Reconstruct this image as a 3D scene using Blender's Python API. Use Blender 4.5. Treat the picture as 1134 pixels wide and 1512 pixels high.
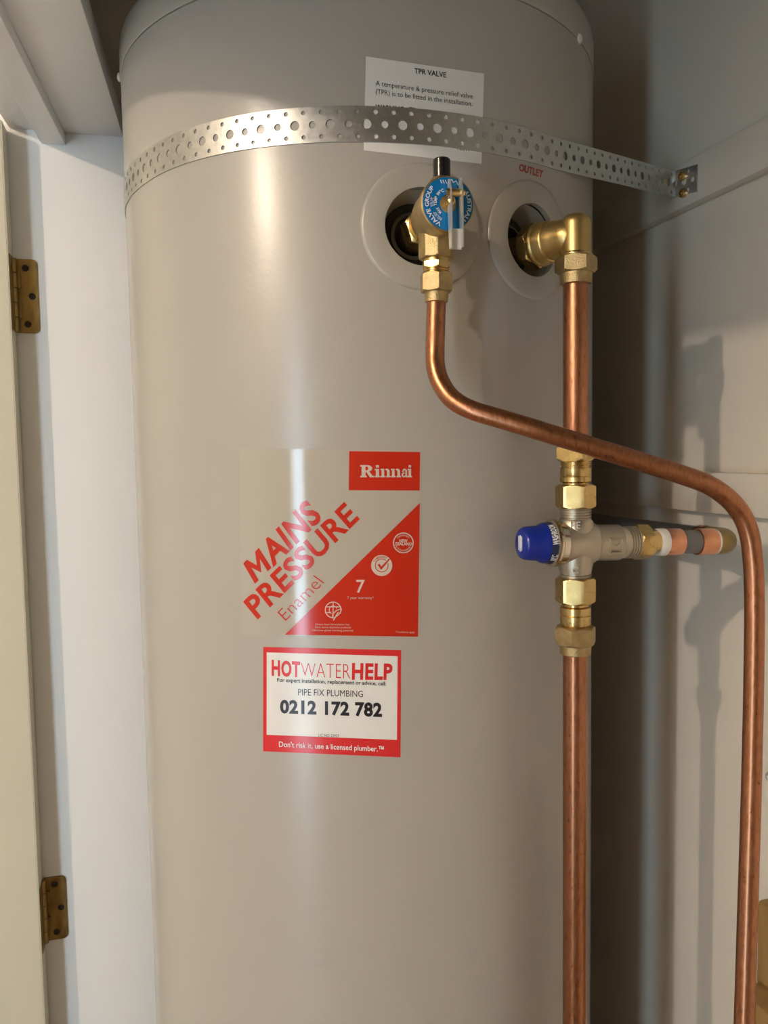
import bpy, bmesh, math, random
from mathutils import Vector, Matrix
from mathutils.geometry import delaunay_2d_cdt
random.seed(7)
for o in list(bpy.data.objects): bpy.data.objects.remove(o, do_unlink=True)
S = bpy.context.scene
COL = S.collection
PI = math.pi

# ------------------------------------------------------------------ camera
FPX, PITCH, ROLL, YAW = 1194.77, 0.07263, -0.015575, 0.263637
CZ = 1.60
CAM = Vector((0, 0, CZ))
cF = Vector((math.sin(YAW)*math.cos(PITCH), math.cos(YAW)*math.cos(PITCH), -math.sin(PITCH)))
_r = Vector((math.cos(YAW), -math.sin(YAW), 0)); _u = _r.cross(cF)
cR = math.cos(ROLL)*_r + math.sin(ROLL)*_u
cU = -math.sin(ROLL)*_r + math.cos(ROLL)*_u
cam = bpy.data.cameras.new('camera'); camo = bpy.data.objects.new('camera', cam); COL.objects.link(camo)
camo.matrix_world = Matrix(((cR.x, cU.x, -cF.x, 0), (cR.y, cU.y, -cF.y, 0), (cR.z, cU.z, -cF.z, CZ), (0, 0, 0, 1)))
cam.sensor_fit = 'VERTICAL'; cam.sensor_height = 36; cam.lens = 36*FPX/1512
cam.clip_start = 0.01
S.camera = camo

# ------------------------------------------------------------------ world, lights, exposure
S.view_settings.view_transform = 'Standard'; S.view_settings.look = 'None'
S.view_settings.gamma = 1; S.view_settings.use_curve_mapping = False
S.view_settings.exposure = -0.06
W = bpy.data.worlds.new('world'); S.world = W; W.use_nodes = True
W.node_tree.nodes['Background'].inputs[0].default_value = (0.62, 0.78, 1.0, 1)
W.node_tree.nodes['Background'].inputs[1].default_value = 0.6
LAMP = Vector((-2.20, -0.74, 2.69))
WINY, WINX0, WINX1, WINZ0, WINZ1 = -1.15, -1.95, -1.54, 0.06, 2.10
LAMP_GLOW, WIN_POWER = 2400.0, 44.0

def area(name, loc, direction, sx, sy, power, color):
    l = bpy.data.lights.new(name, 'AREA'); l.shape = 'RECTANGLE'; l.size = sx; l.size_y = sy
    l.energy = power; l.color = color
    o = bpy.data.objects.new(name, l); COL.objects.link(o); o.location = loc
    o.rotation_euler = Vector(direction).to_track_quat('-Z', 'Y').to_euler()
    return o
area('window_daylight_offscreen', ((WINX0+WINX1)/2, WINY-0.06, (WINZ0+WINZ1)/2), (0, 1, 0), WINX1-WINX0, WINZ1-WINZ0, WIN_POWER, (0.60, 0.82, 1.0))

# ------------------------------------------------------------------ pixel -> place helpers
def ray(px, py): return cF + cR*((px-567)/FPX) - cU*((py-756)/FPX)
TX, TY, TR = 0.238, 0.9676, 0.27
def on_tank(px, py, dr=0.0):
    d = ray(px, py); R = TR+dr
    a = d.x*d.x+d.y*d.y; b = d.x*TX+d.y*TY; c = TX*TX+TY*TY-R*R
    disc = max(b*b-a*c, 0.0); t = (b-math.sqrt(disc))/a
    return CAM+d*t
def tank_sz(px, py):
    P = on_tank(px, py); return math.atan2(P.y-TY, P.x-TX), P.z
def tank_pt(th, z, dr=0.0): return Vector((TX+(TR+dr)*math.cos(th), TY+(TR+dr)*math.sin(th), z))
def on_x(px, py, X): d = ray(px, py); return CAM+d*(X/d.x)
def on_y(px, py, Y): d = ray(px, py); return CAM+d*(Y/d.y)
def at_depth(px, py, dep): return CAM+ray(px, py)*dep
def vert_z(X, Y, py):
    k = 756-py
    return CZ+(FPX*(X*cU.x+Y*cU.y)-k*(X*cF.x+Y*cF.y))/(k*cF.z-FPX*cU.z)
def proj(P):
    q = P-CAM; w = q.dot(cF); return 567+FPX*q.dot(cR)/w, 756-FPX*q.dot(cU)/w

# ------------------------------------------------------------------ materials
def nd(nt, t, **kw):
    n = nt.nodes.new(t)
    for k, v in kw.items(): setattr(n, k, v)
    return n
def mat(name, col, rough=0.5, metal=0.0, var=None, vscale=(8, 8, 8), vdetail=4, bump=0.0, bscale=200.0, rvar=0.0,
        coat=0.0, emit=None, estr=0.0, spec=0.5, transm=0.0):
    m = bpy.data.materials.new(name); m.use_nodes = True; nt = m.node_tree; b = nt.nodes['Principled BSDF']
    b.inputs['Base Color'].default_value = (*col, 1); b.inputs['Roughness'].default_value = rough
    b.inputs['Metallic'].default_value = metal; b.inputs['Coat Weight'].default_value = coat
    b.inputs['Coat Roughness'].default_value = 0.04; b.inputs['Specular IOR Level'].default_value = spec
    b.inputs['Transmission Weight'].default_value = transm
    if emit: b.inputs['Emission Color'].default_value = (*emit, 1); b.inputs['Emission Strength'].default_value = estr
    if var or bump or rvar:
        tc = nd(nt, 'ShaderNodeTexCoord'); mp = nd(nt, 'ShaderNodeMapping'); nt.links.new(tc.outputs['Object'], mp.inputs[0])
        mp.inputs['Scale'].default_value = vscale
        nz = nd(nt, 'ShaderNodeTexNoise'); nz.inputs['Scale'].default_value = 1.0; nz.inputs['Detail'].default_value = vdetail
        nt.links.new(mp.outputs[0], nz.inputs['Vector'])
    if var:
        rp = nd(nt, 'ShaderNodeValToRGB'); rp.color_ramp.elements[0].position = 0.30; rp.color_ramp.elements[1].position = 0.70
        rp.color_ramp.elements[0].color = (*var, 1); rp.color_ramp.elements[1].color = (*col, 1)
        nt.links.new(nz.outputs['Fac'], rp.inputs[0]); nt.links.new(rp.outputs[0], b.inputs['Base Color'])
    if rvar:
        mr = nd(nt, 'ShaderNodeMapRange'); mr.inputs[1].default_value = 0.3; mr.inputs[2].default_value = 0.7
        mr.inputs[3].default_value = rough-rvar; mr.inputs[4].default_value = rough+rvar
        nt.links.new(nz.outputs['Fac'], mr.inputs[0]); nt.links.new(mr.outputs[0], b.inputs['Roughness'])
    if bump:
        n2 = nd(nt, 'ShaderNodeTexNoise'); n2.inputs['Scale'].default_value = bscale; n2.inputs['Detail'].default_value = 3
        nt.links.new(tc.outputs['Object'], n2.inputs['Vector'])
        bp = nd(nt, 'ShaderNodeBump'); bp.inputs['Strength'].default_value = bump; bp.inputs['Distance'].default_value = 0.001
        nt.links.new(n2.outputs['Fac'], bp.inputs['Height']); nt.links.new(bp.outputs[0], b.inputs['Normal'])
    return m
M = {}
M['tank'] = mat('tank_enamel', (0.418, 0.390, 0.345), 0.265, bump=0.10, bscale=260)
M['film'] = mat('clear_label_film', (0.445, 0.410, 0.345), 0.10)
M['red'] = mat('red_print', (0.52, 0.022, 0.007), 0.15)
M['red2'] = mat('crimson_print', (0.66, 0.028, 0.030), 0.25)
M['cream_print'] = mat('cream_print', (0.62, 0.53, 0.45), 0.2)
M['white_label'] = mat('white_label', (0.78, 0.77, 0.74), 0.25)
M['paper'] = mat('white_paper_label', (0.74, 0.72, 0.68), 0.5)
M['black_ink'] = mat('black_ink', (0.015, 0.015, 0.02), 0.3)
M['white_ink'] = mat('white_ink', (0.8, 0.8, 0.8), 0.4)
M['outlet_ink'] = mat('outlet_red_ink', (0.42, 0.035, 0.02), 0.5)
M['flange'] = mat('grey_plastic_flange', (0.405, 0.380, 0.330), 0.28)
M['dark'] = mat('dark_foam', (0.035, 0.03, 0.022), 0.9)
M['steelport'] = mat('port_steel', (0.20, 0.18, 0.15), 0.5, metal=0.6)
M['wall'] = mat('wall_paint', (0.78, 0.72, 0.63), 0.42, var=(0.73, 0.67, 0.58), vscale=(5, 5, 2), bump=0.08, bscale=90)
M['rail'] = mat('rail_paint', (0.78, 0.72, 0.63), 0.45, bump=0.06, bscale=90)
M['jamb'] = mat('white_gloss_paint', (0.84, 0.84, 0.83), 0.38, bump=0.10, bscale=140)
M['door'] = mat('cream_door_paint', (0.70, 0.655, 0.52), 0.45, bump=0.06, bscale=120)
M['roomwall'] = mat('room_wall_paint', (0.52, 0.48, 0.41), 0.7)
M['ceil'] = mat('ceiling_paint', (0.74, 0.69, 0.59), 0.8)
M['floor'] = mat('timber_floor', (0.24, 0.15, 0.09), 0.3, var=(0.18, 0.11, 0.06), vscale=(3, 30, 3))
M['copper'] = mat('copper', (0.47, 0.215, 0.118), 0.32, metal=0.95, var=(0.36, 0.15, 0.072), vscale=(420, 420, 130), vdetail=3, rvar=0.05, bump=0.02, bscale=600)
M['copper_bright'] = mat('bright_copper', (0.80, 0.42, 0.26), 0.25, metal=1.0, var=(0.66, 0.30, 0.17), vscale=(60, 60, 200))
M['brass'] = mat('brass', (0.70, 0.51, 0.22), 0.26, metal=1.0, var=(0.60, 0.42, 0.17), vscale=(50, 50, 50), rvar=0.05)
M['brass_satin'] = mat('satin_brass', (0.66, 0.49, 0.20), 0.36, metal=0.97, var=(0.56, 0.40, 0.15), vscale=(60, 60, 60), bump=0.15, bscale=700)
M['brass_rough'] = mat('cast_brass', (0.56, 0.43, 0.22), 0.42, metal=0.95, var=(0.42, 0.31, 0.15), vscale=(120, 120, 120), bump=0.5, bscale=900)
M['brass_old'] = mat('tarnished_brass', (0.40, 0.27, 0.09), 0.38, metal=0.9, var=(0.20, 0.13, 0.045), vscale=(70, 70, 40), rvar=0.12)
M['nickel'] = mat('cast_nickel', (0.52, 0.47, 0.38), 0.36, metal=0.92, bump=0.25, bscale=900)
M['chrome'] = mat('polished_nickel', (0.72, 0.66, 0.54), 0.15, metal=1.0)
M['steel'] = mat('galvanised_strap', (0.66, 0.66, 0.63), 0.34, metal=0.92, var=(0.57, 0.57, 0.55), vscale=(260, 260, 260), vdetail=6, rvar=0.05)
M['steel_lever'] = mat('bright_steel', (0.80, 0.78, 0.74), 0.32, metal=0.7)
M['blue_plastic'] = mat('blue_plastic', (0.006, 0.022, 0.25), 0.22)
M['navy'] = mat('navy_band', (0.01, 0.015, 0.06), 0.4)
M['blue_dial'] = mat('blue_dial', (0.005, 0.20, 0.52), 0.22, metal=0.25)
M['black_plastic'] = mat('black_plastic', (0.012, 0.010, 0.010), 0.2)
M['grey_pipe'] = mat('grey_plastic_pipe', (0.13, 0.13, 0.125), 0.4)
M['white_plastic'] = mat('white_plastic', (0.70, 0.66, 0.60), 0.4)
M['brown_plastic'] = mat('ochre_plastic', (0.25, 0.165, 0.040), 0.32)
M['timber'] = mat('timber', (0.36, 0.22, 0.08), 0.65, var=(0.27, 0.16, 0.055), vscale=(70, 70, 8))
M['glow'] = mat('lamp_glass', (1, 0.9, 0.8), 0.3, emit=(1.0, 0.82, 0.65), estr=LAMP_GLOW)
M['metal_dark'] = mat('dark_metal', (0.10, 0.10, 0.09), 0.4, metal=0.8)

# ------------------------------------------------------------------ object helpers
def setp(o, label=None, cat=None, group=None, kind=None):
    for k, v in (('label', label), ('category', cat), ('group', group), ('kind', kind)):
        if v: o[k] = v
    return o
WLOC = {}
def empty(name, loc):
    o = bpy.data.objects.new(name, None); COL.objects.link(o); o.location = loc; o.empty_display_size = 0.05
    WLOC[o.name] = Vector(loc); return o
def mk(name, V, Fc, m, parent=None, smooth=35, normals=None, origin=None):
    V = [Vector(v) for v in V]
    c = Vector([(min(v[i] for v in V)+max(v[i] for v in V))/2 for i in range(3)]) if origin is None else Vector(origin)
    me = bpy.data.meshes.new(name); me.from_pydata([tuple(v-c) for v in V], [], [tuple(f) for f in Fc]); me.validate()
    if smooth is not None and normals is None:
        bm = bmesh.new(); bm.from_mesh(me); bmesh.ops.recalc_face_normals(bm, faces=bm.faces); bm.to_mesh(me); bm.free()
        for p in me.polygons: p.use_smooth = True
        me.set_sharp_from_angle(angle=math.radians(smooth))
    if normals is not None:
        for p in me.polygons: p.use_smooth = True
        me.normals_split_custom_set_from_vertices([tuple(normals(v+c)) for v in [vv.co for vv in me.vertices]])
    me.materials.append(M[m])
    o = bpy.data.objects.new(name, me); COL.objects.link(o)
    pl = WLOC[parent.name] if parent else Vector((0, 0, 0))
    o.parent = parent; o.location = c-pl; WLOC[o.name] = c
    return o
class G:
    """collects geometry for one mesh"""
    def __init__(s): s.V = []; s.F = []
    def add(s, V, F):
        n = len(s.V); s.V += [Vector(v) for v in V]; s.F += [tuple(i+n for i in f) for f in F]; return s
    def build(s, name, m, parent=None, **kw): return mk(name, s.V, s.F, m, parent, **kw)
def frame(axis, up=(0, 0, 1)):
    z = Vector(axis).normalized(); x = Vector(up).cross(z)
    if x.length < 1e-4: x = Vector((1, 0, 0)).cross(z)
    x.normalize(); y = z.cross(x); return x, y, z
def lathe(org, axis, prof, seg=40, cap=True, up=(0, 0, 1)):
    x, y, z = frame(axis, up); V = []; Fc = []; org = Vector(org)
    for r, h in prof:
        for i in range(seg):
            a = 2*PI*i/seg; V.append(org+z*h+(x*math.cos(a)+y*math.sin(a))*r)
    n = len(prof)
    for k in range(n-1):
        for i in range(seg):
            j = (i+1) % seg; Fc.append((k*seg+i, k*seg+j, (k+1)*seg+j, (k+1)*seg+i))
    if cap: Fc.append(tuple(range(seg))[::-1]); Fc.append(tuple(range((n-1)*seg, n*seg)))
    return V, Fc
def hexnut(org, axis, ap, h0, h1, sides=6, cham=(1, 1), rot=0.0, up=(0, 0, 1), seg=72):
    """hexagonal body (apothem ap) with turned chamfers at either end"""
    x, y, z = frame(axis, up); V = []; Fc = []; org = Vector(org); H = h1-h0
    cr = ap/math.cos(PI/sides); cmax = min((cr-ap)*0.75+0.0004, H*0.3)
    hs = [0, .25, .5, .75, 1]; rows = []
    for t in hs: rows.append(h0+t*cmax if cham[0] else h0+t*1e-5)
    for t in hs: rows.append(h1-(1-t)*cmax if cham[1] else h1-(1-t)*1e-5)
    for h in rows:
        for i in range(seg):
            a = 2*PI*i/seg+rot; w = (a-rot+PI/sides) % (2*PI/sides)-PI/sides
            r = ap/math.cos(w)
            if cham[0]: r = min(r, ap*0.96+(h-h0)*1.6)
            if cham[1]: r = min(r, ap*0.96+(h1-h)*1.6)
            V.append(org+z*h+(x*math.cos(a)+y*math.sin(a))*r)
    n = len(rows)
    for k in range(n-1):
        for i in range(seg):
            j = (i+1) % seg; Fc.append((k*seg+i, k*seg+j, (k+1)*seg+j, (k+1)*seg+i))
    Fc.append(tuple(range(seg))[::-1]); Fc.append(tuple(range((n-1)*seg, n*seg)))
    return V, Fc
def thread(r, h0, h1, pitch=0.0022, d=0.0009):
    p = [(r-d, h0)]; h = h0; n = max(1, round((h1-h0)/pitch)); q = (h1-h0)/n
    for i in range(n): p += [(r-d, h0+i*q+q*.15), (r, h0+i*q+q*.4), (r, h0+i*q+q*.65), (r-d, h0+i*q+q*.9)]
    return p+[(r-d, h1)]
def catmull(P, n=10):
    out = []
    for i in range(len(P)-1):
        p0 = P[max(i-1, 0)]; p1 = P[i]; p2 = P[i+1]; p3 = P[min(i+2, len(P)-1)]
        for k in range(n):
            t = k/n
            out.append(0.5*((2*p1)+(p2-p0)*t+(2*p0-5*p1+4*p2-p3)*t*t+(3*p1-p0-3*p2+p3)*t**3))
    return out+[P[-1]]
def tube(P, r, seg=28, cap=True):
    P = [Vector(p) for p in P]; V = []; Fc = []; n = len(P)
    T = [(P[min(i+1, n-1)]-P[max(i-1, 0)]).normalized() for i in range(n)]
    x = T[0].orthogonal().normalized()
    for i in range(n):
        x = (x-T[i]*x.dot(T[i])).normalized(); y = T[i].cross(x)
        rr = r[i] if isinstance(r, (list, tuple)) else r
        for k in range(seg):
            a = 2*PI*k/seg; V.append(P[i]+(x*math.cos(a)+y*math.sin(a))*rr)
    for i in range(n-1):
        for k in range(seg):
            j = (k+1) % seg; Fc.append((i*seg+k, i*seg+j, (i+1)*seg+j, (i+1)*seg+k))
    if cap: Fc.append(tuple(range(seg))[::-1]); Fc.append(tuple(range((n-1)*seg, n*seg)))
    return V, Fc
def box(x0, x1, y0, y1, z0, z1, bev=0.0):
    bm = bmesh.new(); bmesh.ops.create_cube(bm, size=1)
    for v in bm.verts: v.co = Vector(((x0+x1)/2+v.co.x*(x1-x0), (y0+y1)/2+v.co.y*(y1-y0), (z0+z1)/2+v.co.z*(z1-z0)))
    if bev: bmesh.ops.bevel(bm, geom=bm.edges[:], offset=bev, segments=2, affect='EDGES', profile=0.5)
    bm.verts.index_update(); V = [v.co.copy() for v in bm.verts]; Fc = [[v.index for v in f.verts] for f in bm.faces]; bm.free()
    return V, Fc
def obox(org, ax, ay, az, hx, hy, hz, bev=0.0):
    V, Fc = box(-hx, hx, -hy, hy, -hz, hz, bev)
    return [Vector(org)+Vector(ax)*v.x+Vector(ay)*v.y+Vector(az)*v.z for v in V], Fc

# ------------------------------------------------------------------ flat art wrapped on the tank
def glyphs(s, bold=0.0, spacing=1.0):
    c = bpy.data.curves.new('t', 'FONT'); c.body = s; c.size = 1.0; c.offset = bold; c.resolution_u = 3
    c.space_character = spacing; c.fill_mode = 'FRONT'
    o = bpy.data.objects.new('t', c); COL.objects.link(o)
    bpy.context.view_layer.update()
    dg = bpy.context.evaluated_depsgraph_get(); me = bpy.data.meshes.new_from_object(o.evaluated_get(dg))
    V = [(v.co.x, v.co.y) for v in me.vertices]; Fc = [tuple(p.vertices) for p in me.polygons]
    bpy.data.objects.remove(o); bpy.data.curves.remove(c); bpy.data.meshes.remove(me)
    return V, Fc
_h = glyphs('H')[0]; CAPH = max(v[1] for v in _h)
def bil(q, u, v):
    # q = TL, TR, BR, BL ; u right, v up
    TL, TRr, BR, BL = q
    return ((1-u)*(1-v)*BL[0]+u*(1-v)*BR[0]+u*v*TRr[0]+(1-u)*v*TL[0], (1-u)*(1-v)*BL[1]+u*(1-v)*BR[1]+u*v*TRr[1]+(1-u)*v*TL[1])
def text_px(s, q, bold=0.0, spacing=1.0):
    """letters filling the pixel quad: baseline at the bottom side, cap height at the top side"""
    V, Fc = glyphs(s, bold, spacing); x0 = min(v[0] for v in V); x1 = max(v[0] for v in V)
    return [bil(q, (v[0]-x0)/(x1-x0), v[1]/CAPH) for v in V], Fc
def line_q(a, b, cap):
    """quad from baseline points a, b and cap height in the same units"""
    return ((a[0], a[1]-cap), (b[0], b[1]-cap), b, a)
class Art:
    def __init__(s, ox=0, oy=0, sc=1.0): s.V = []; s.F = []; s.o = (ox, oy, sc)
    def add(s, V, Fc):
        n = len(s.V); ox, oy, sc = s.o
        s.V += [(ox+v[0]/sc, oy+v[1]/sc) for v in V]; s.F += [tuple(i+n for i in f) for f in Fc]; return s
    def text(s, t, q, **k): return s.add(*text_px(t, q, **k))
    def poly(s, P): return s.add(P, [tuple(range(len(P)))])
    def quad(s, q, nu=1, nv=1):
        V = [bil(q, i/nu, j/nv) for j in range(nv+1) for i in range(nu+1)]
        return s.add(V, [(j*(nu+1)+i, j*(nu+1)+i+1, (j+1)*(nu+1)+i+1, (j+1)*(nu+1)+i) for j in range(nv) for i in range(nu)])
    def ring(s, c, r0, r1, a0=0, a1=360, n=40, sx=1.0):
        V = []
        for i in range(n+1):
            a = math.radians(a0+(a1-a0)*i/n)
            V += [(c[0]+sx*r0*math.cos(a), c[1]-r0*math.sin(a)), (c[0]+sx*r1*math.cos(a), c[1]-r1*math.sin(a))]
        return s.add(V, [(2*i, 2*i+1, 2*i+3, 2*i+2) for i in range(n)])
    def disc(s, c, r, n=36, sx=1.0):
        return s.poly([(c[0]+sx*r*math.cos(2*PI*i/n), c[1]-r*math.sin(2*PI*i/n)) for i in range(n)])
    def stroke(s, P, w):
        for a, b in zip(P[:-1], P[1:]):
            d = Vector((b[0]-a[0], b[1]-a[1])); L = d.length or 1; d /= L; nn = Vector((-d.y, d.x))*w/2; e = d*w*0.3
            s.poly([(a[0]-e.x+nn.x, a[1]-e.y+nn.y), (b[0]+e.x+nn.x, b[1]+e.y+nn.y), (b[0]+e.x-nn.x, b[1]+e.y-nn.y), (a[0]-e.x-nn.x, a[1]-e.y-nn.y)])
        return s
    def arctext(s, t, c, r, cap, a_mid, span, inward=False, bold=0.0):
        """letters on an arc; angles in degrees, anticlockwise from right"""
        V, Fc = glyphs(t, bold); x0 = min(v[0] for v in V); x1 = max(v[0] for v in V); out = []
        for v in V:
            u = (v[0]-x0)/(x1-x0)-0.5; h = v[1]/CAPH*cap
            if not inward: a = math.radians(a_mid-u*span); rr = r+h
            else: a = math.radians(a_mid+u*span); rr = r-h
            out.append((c[0]+rr*math.cos(a), c[1]-rr*math.sin(a)))
        return s.add(out, Fc)
    def wrap(s, name, m, parent, dr, cut=7.0):
        bm = bmesh.new(); vs = [bm.verts.new((v[0], v[1], 0)) for v in s.V]
        for f in s.F:
            try: bm.faces.new([vs[i] for i in f])
            except ValueError: pass
        xs = [v[0] for v in s.V]; x = math.floor(min(xs)/cut)*cut+cut
        while x < max(xs):
            bmesh.ops.bisect_plane(bm, geom=bm.verts[:]+bm.edges[:]+bm.faces[:], plane_co=(x, 0, 0), plane_no=(1, 0, 0), dist=1e-4); x += cut
        bmesh.ops.triangulate(bm, faces=bm.faces[:]); bm.verts.index_update()
        V = [on_tank(v.co.x, v.co.y, dr) for v in bm.verts]; Fc = [[v.index for v in f.verts] for f in bm.faces]; bm.free()
        Fo = []
        for f in Fc:
            a, b, c = (V[i] for i in f[:3]); nrm = (b-a).cross(c-a)
            Fo.append(f if nrm.dot(Vector((a.x-TX, a.y-TY, 0))) >= 0 else f[::-1])
        return mk(name, V, Fo, m, parent, normals=lambda P: Vector((P.x-TX, P.y-TY, 0)).normalized())

# ================================================================== structure
XW = 0.615                      # closet right wall
YB = 1.30                       # closet back wall
YJ = 1.15                       # hinge jamb face
XJ0 = on_y(20, 330, YJ).x       # outer edge of the jamb
XJ1 = on_y(187, 330, YJ).x      # inner edge of the jamb
ZH = on_y(140, 199.5, YJ).z     # underside of the head
XIN = -0.070                    # closet face of the dividing wall
XOUT = XJ0+0.012
ZC = 2.86
RX0, RY0, RY1 = -2.9, WINY, 1.9
YS = -0.95                      # strike side end of the opening
SKEW = 0.068                    # the door opening is not quite parallel to the right wall
def skew(VF):
    V, Fc = VF; return [Vector((v.x-SKEW*max(0.0, YJ-v.y), v.y, v.z)) for v in V], Fc
def st(name, m, *b, bev=0.0, parent=None, kind='structure', sk=False):
    VF = box(*b, bev=bev); g = G().add(*(skew(VF) if sk else VF)); o = g.build(name, m, parent, smooth=30)
    if parent is None: setp(o, kind=kind)
    return o
def st_label(o, l): o['label'] = l; return o
st_label(st('floor', 'floor', RX0-0.1, XW+0.1, RY0-0.1, RY1+0.1, -0.1, 0), 'brown timber floor running under the cupboard')
st_label(st('ceiling', 'ceil', RX0-0.1, XW+0.1, RY0-0.1, RY1+0.1, ZC, ZC+0.1), 'white painted ceiling above cupboard and room')
wr = st('wall_right', 'wall', XW, XW+0.1, YS-0.1, YB+0.1, 0, ZC)
wr['label'] = 'off-white painted cupboard wall to the right of the cylinder'
st_label(st('wall_back', 'wall', XIN-0.02, XW, YB, YB+0.08, 0, ZC), 'off-white painted cupboard wall behind the cylinder')
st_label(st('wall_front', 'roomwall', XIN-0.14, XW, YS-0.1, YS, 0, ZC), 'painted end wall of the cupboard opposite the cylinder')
# dividing wall between room and cupboard: beyond the hinge jamb and over the head
g = G().add(*box(XOUT, XIN, YJ+0.03, RY1, 0, ZC)).add(*box(XOUT, XIN, YJ, YJ+0.03, ZH+0.03, ZC)).add(*skew(box(XOUT, XIN, YS, YJ, ZH+0.03, ZC)))
g.add(*box(XOUT-0.14, XIN-0.14, RY0, YS, 0, ZC))
wl = g.build('wall_left', 'wall')
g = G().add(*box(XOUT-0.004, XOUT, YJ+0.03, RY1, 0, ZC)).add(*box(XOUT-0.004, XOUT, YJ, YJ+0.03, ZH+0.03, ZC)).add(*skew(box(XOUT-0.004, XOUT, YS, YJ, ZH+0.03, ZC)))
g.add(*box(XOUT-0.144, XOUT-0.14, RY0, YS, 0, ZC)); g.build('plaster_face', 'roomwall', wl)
setp(wl, 'off-white painted wall over and beyond the door head', kind='structure')
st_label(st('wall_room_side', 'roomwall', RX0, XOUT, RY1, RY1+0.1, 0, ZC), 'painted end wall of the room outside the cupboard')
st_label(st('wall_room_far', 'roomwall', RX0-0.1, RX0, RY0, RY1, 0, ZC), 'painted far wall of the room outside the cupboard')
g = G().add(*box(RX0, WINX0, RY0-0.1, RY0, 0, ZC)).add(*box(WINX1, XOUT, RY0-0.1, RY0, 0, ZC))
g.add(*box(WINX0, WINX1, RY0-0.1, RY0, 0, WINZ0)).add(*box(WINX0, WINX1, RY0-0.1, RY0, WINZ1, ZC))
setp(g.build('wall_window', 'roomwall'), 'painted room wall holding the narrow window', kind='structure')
we = empty('window_1', ((WINX0+WINX1)/2, RY0, WINZ0)); setp(we, 'tall narrow window lighting the room beside the cupboard', kind='structure')
g = G()
for b in ((WINX0, WINX0+.02, WINZ0, WINZ1), (WINX1-.02, WINX1, WINZ0, WINZ1), (WINX0, WINX1, WINZ0, WINZ0+.02), (WINX0, WINX1, WINZ1-.02, WINZ1)):
    g.add(*box(b[0], b[1], RY0-.03, RY0+.012, b[2], b[3]))
g.build('window_frame', 'jamb', we)

# hinge jamb, head and stop
tj = st('trim_1', 'jamb', XJ0-0.014, XJ1, YJ, YJ+0.03, 0, ZH+0.03, bev=0.0012); tj['label'] = 'white glossy door jamb carrying the brass hinges'
th_ = st('trim_2', 'jamb', XJ0, XJ1, YS, YJ, ZH, ZH+0.03, bev=0.0012, sk=True); th_['label'] = 'white painted underside of the door head'
sx0 = on_y(60, 213, YJ).x; sx1 = on_y(97, 213, YJ).x; sz = on_y(78, 213, YJ).z
ts = st('door_stop', 'jamb', sx0, sx1, YS, YJ, sz, ZH, bev=0.0015, parent=th_, sk=True)
# rails on the right wall
XR = XW-0.016
a = on_x(1134, 170, XR); b = on_x(1134, 246, XR)
t3 = st('trim_3', 'rail', XR, XW, YS, YB, b.z, a.z, bev=0.0015); t3['label'] = 'upper painted batten on the wall holding the strap end'
a2 = on_x(1100, 699, XR); b2 = on_x(1100, 763, XR)
t4 = st('trim_4', 'rail', XR, XW, YS, YB, b2.z, a2.z, bev=0.0015); t4['label'] = 'lower painted batten on the wall behind the mixing valve'

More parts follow.
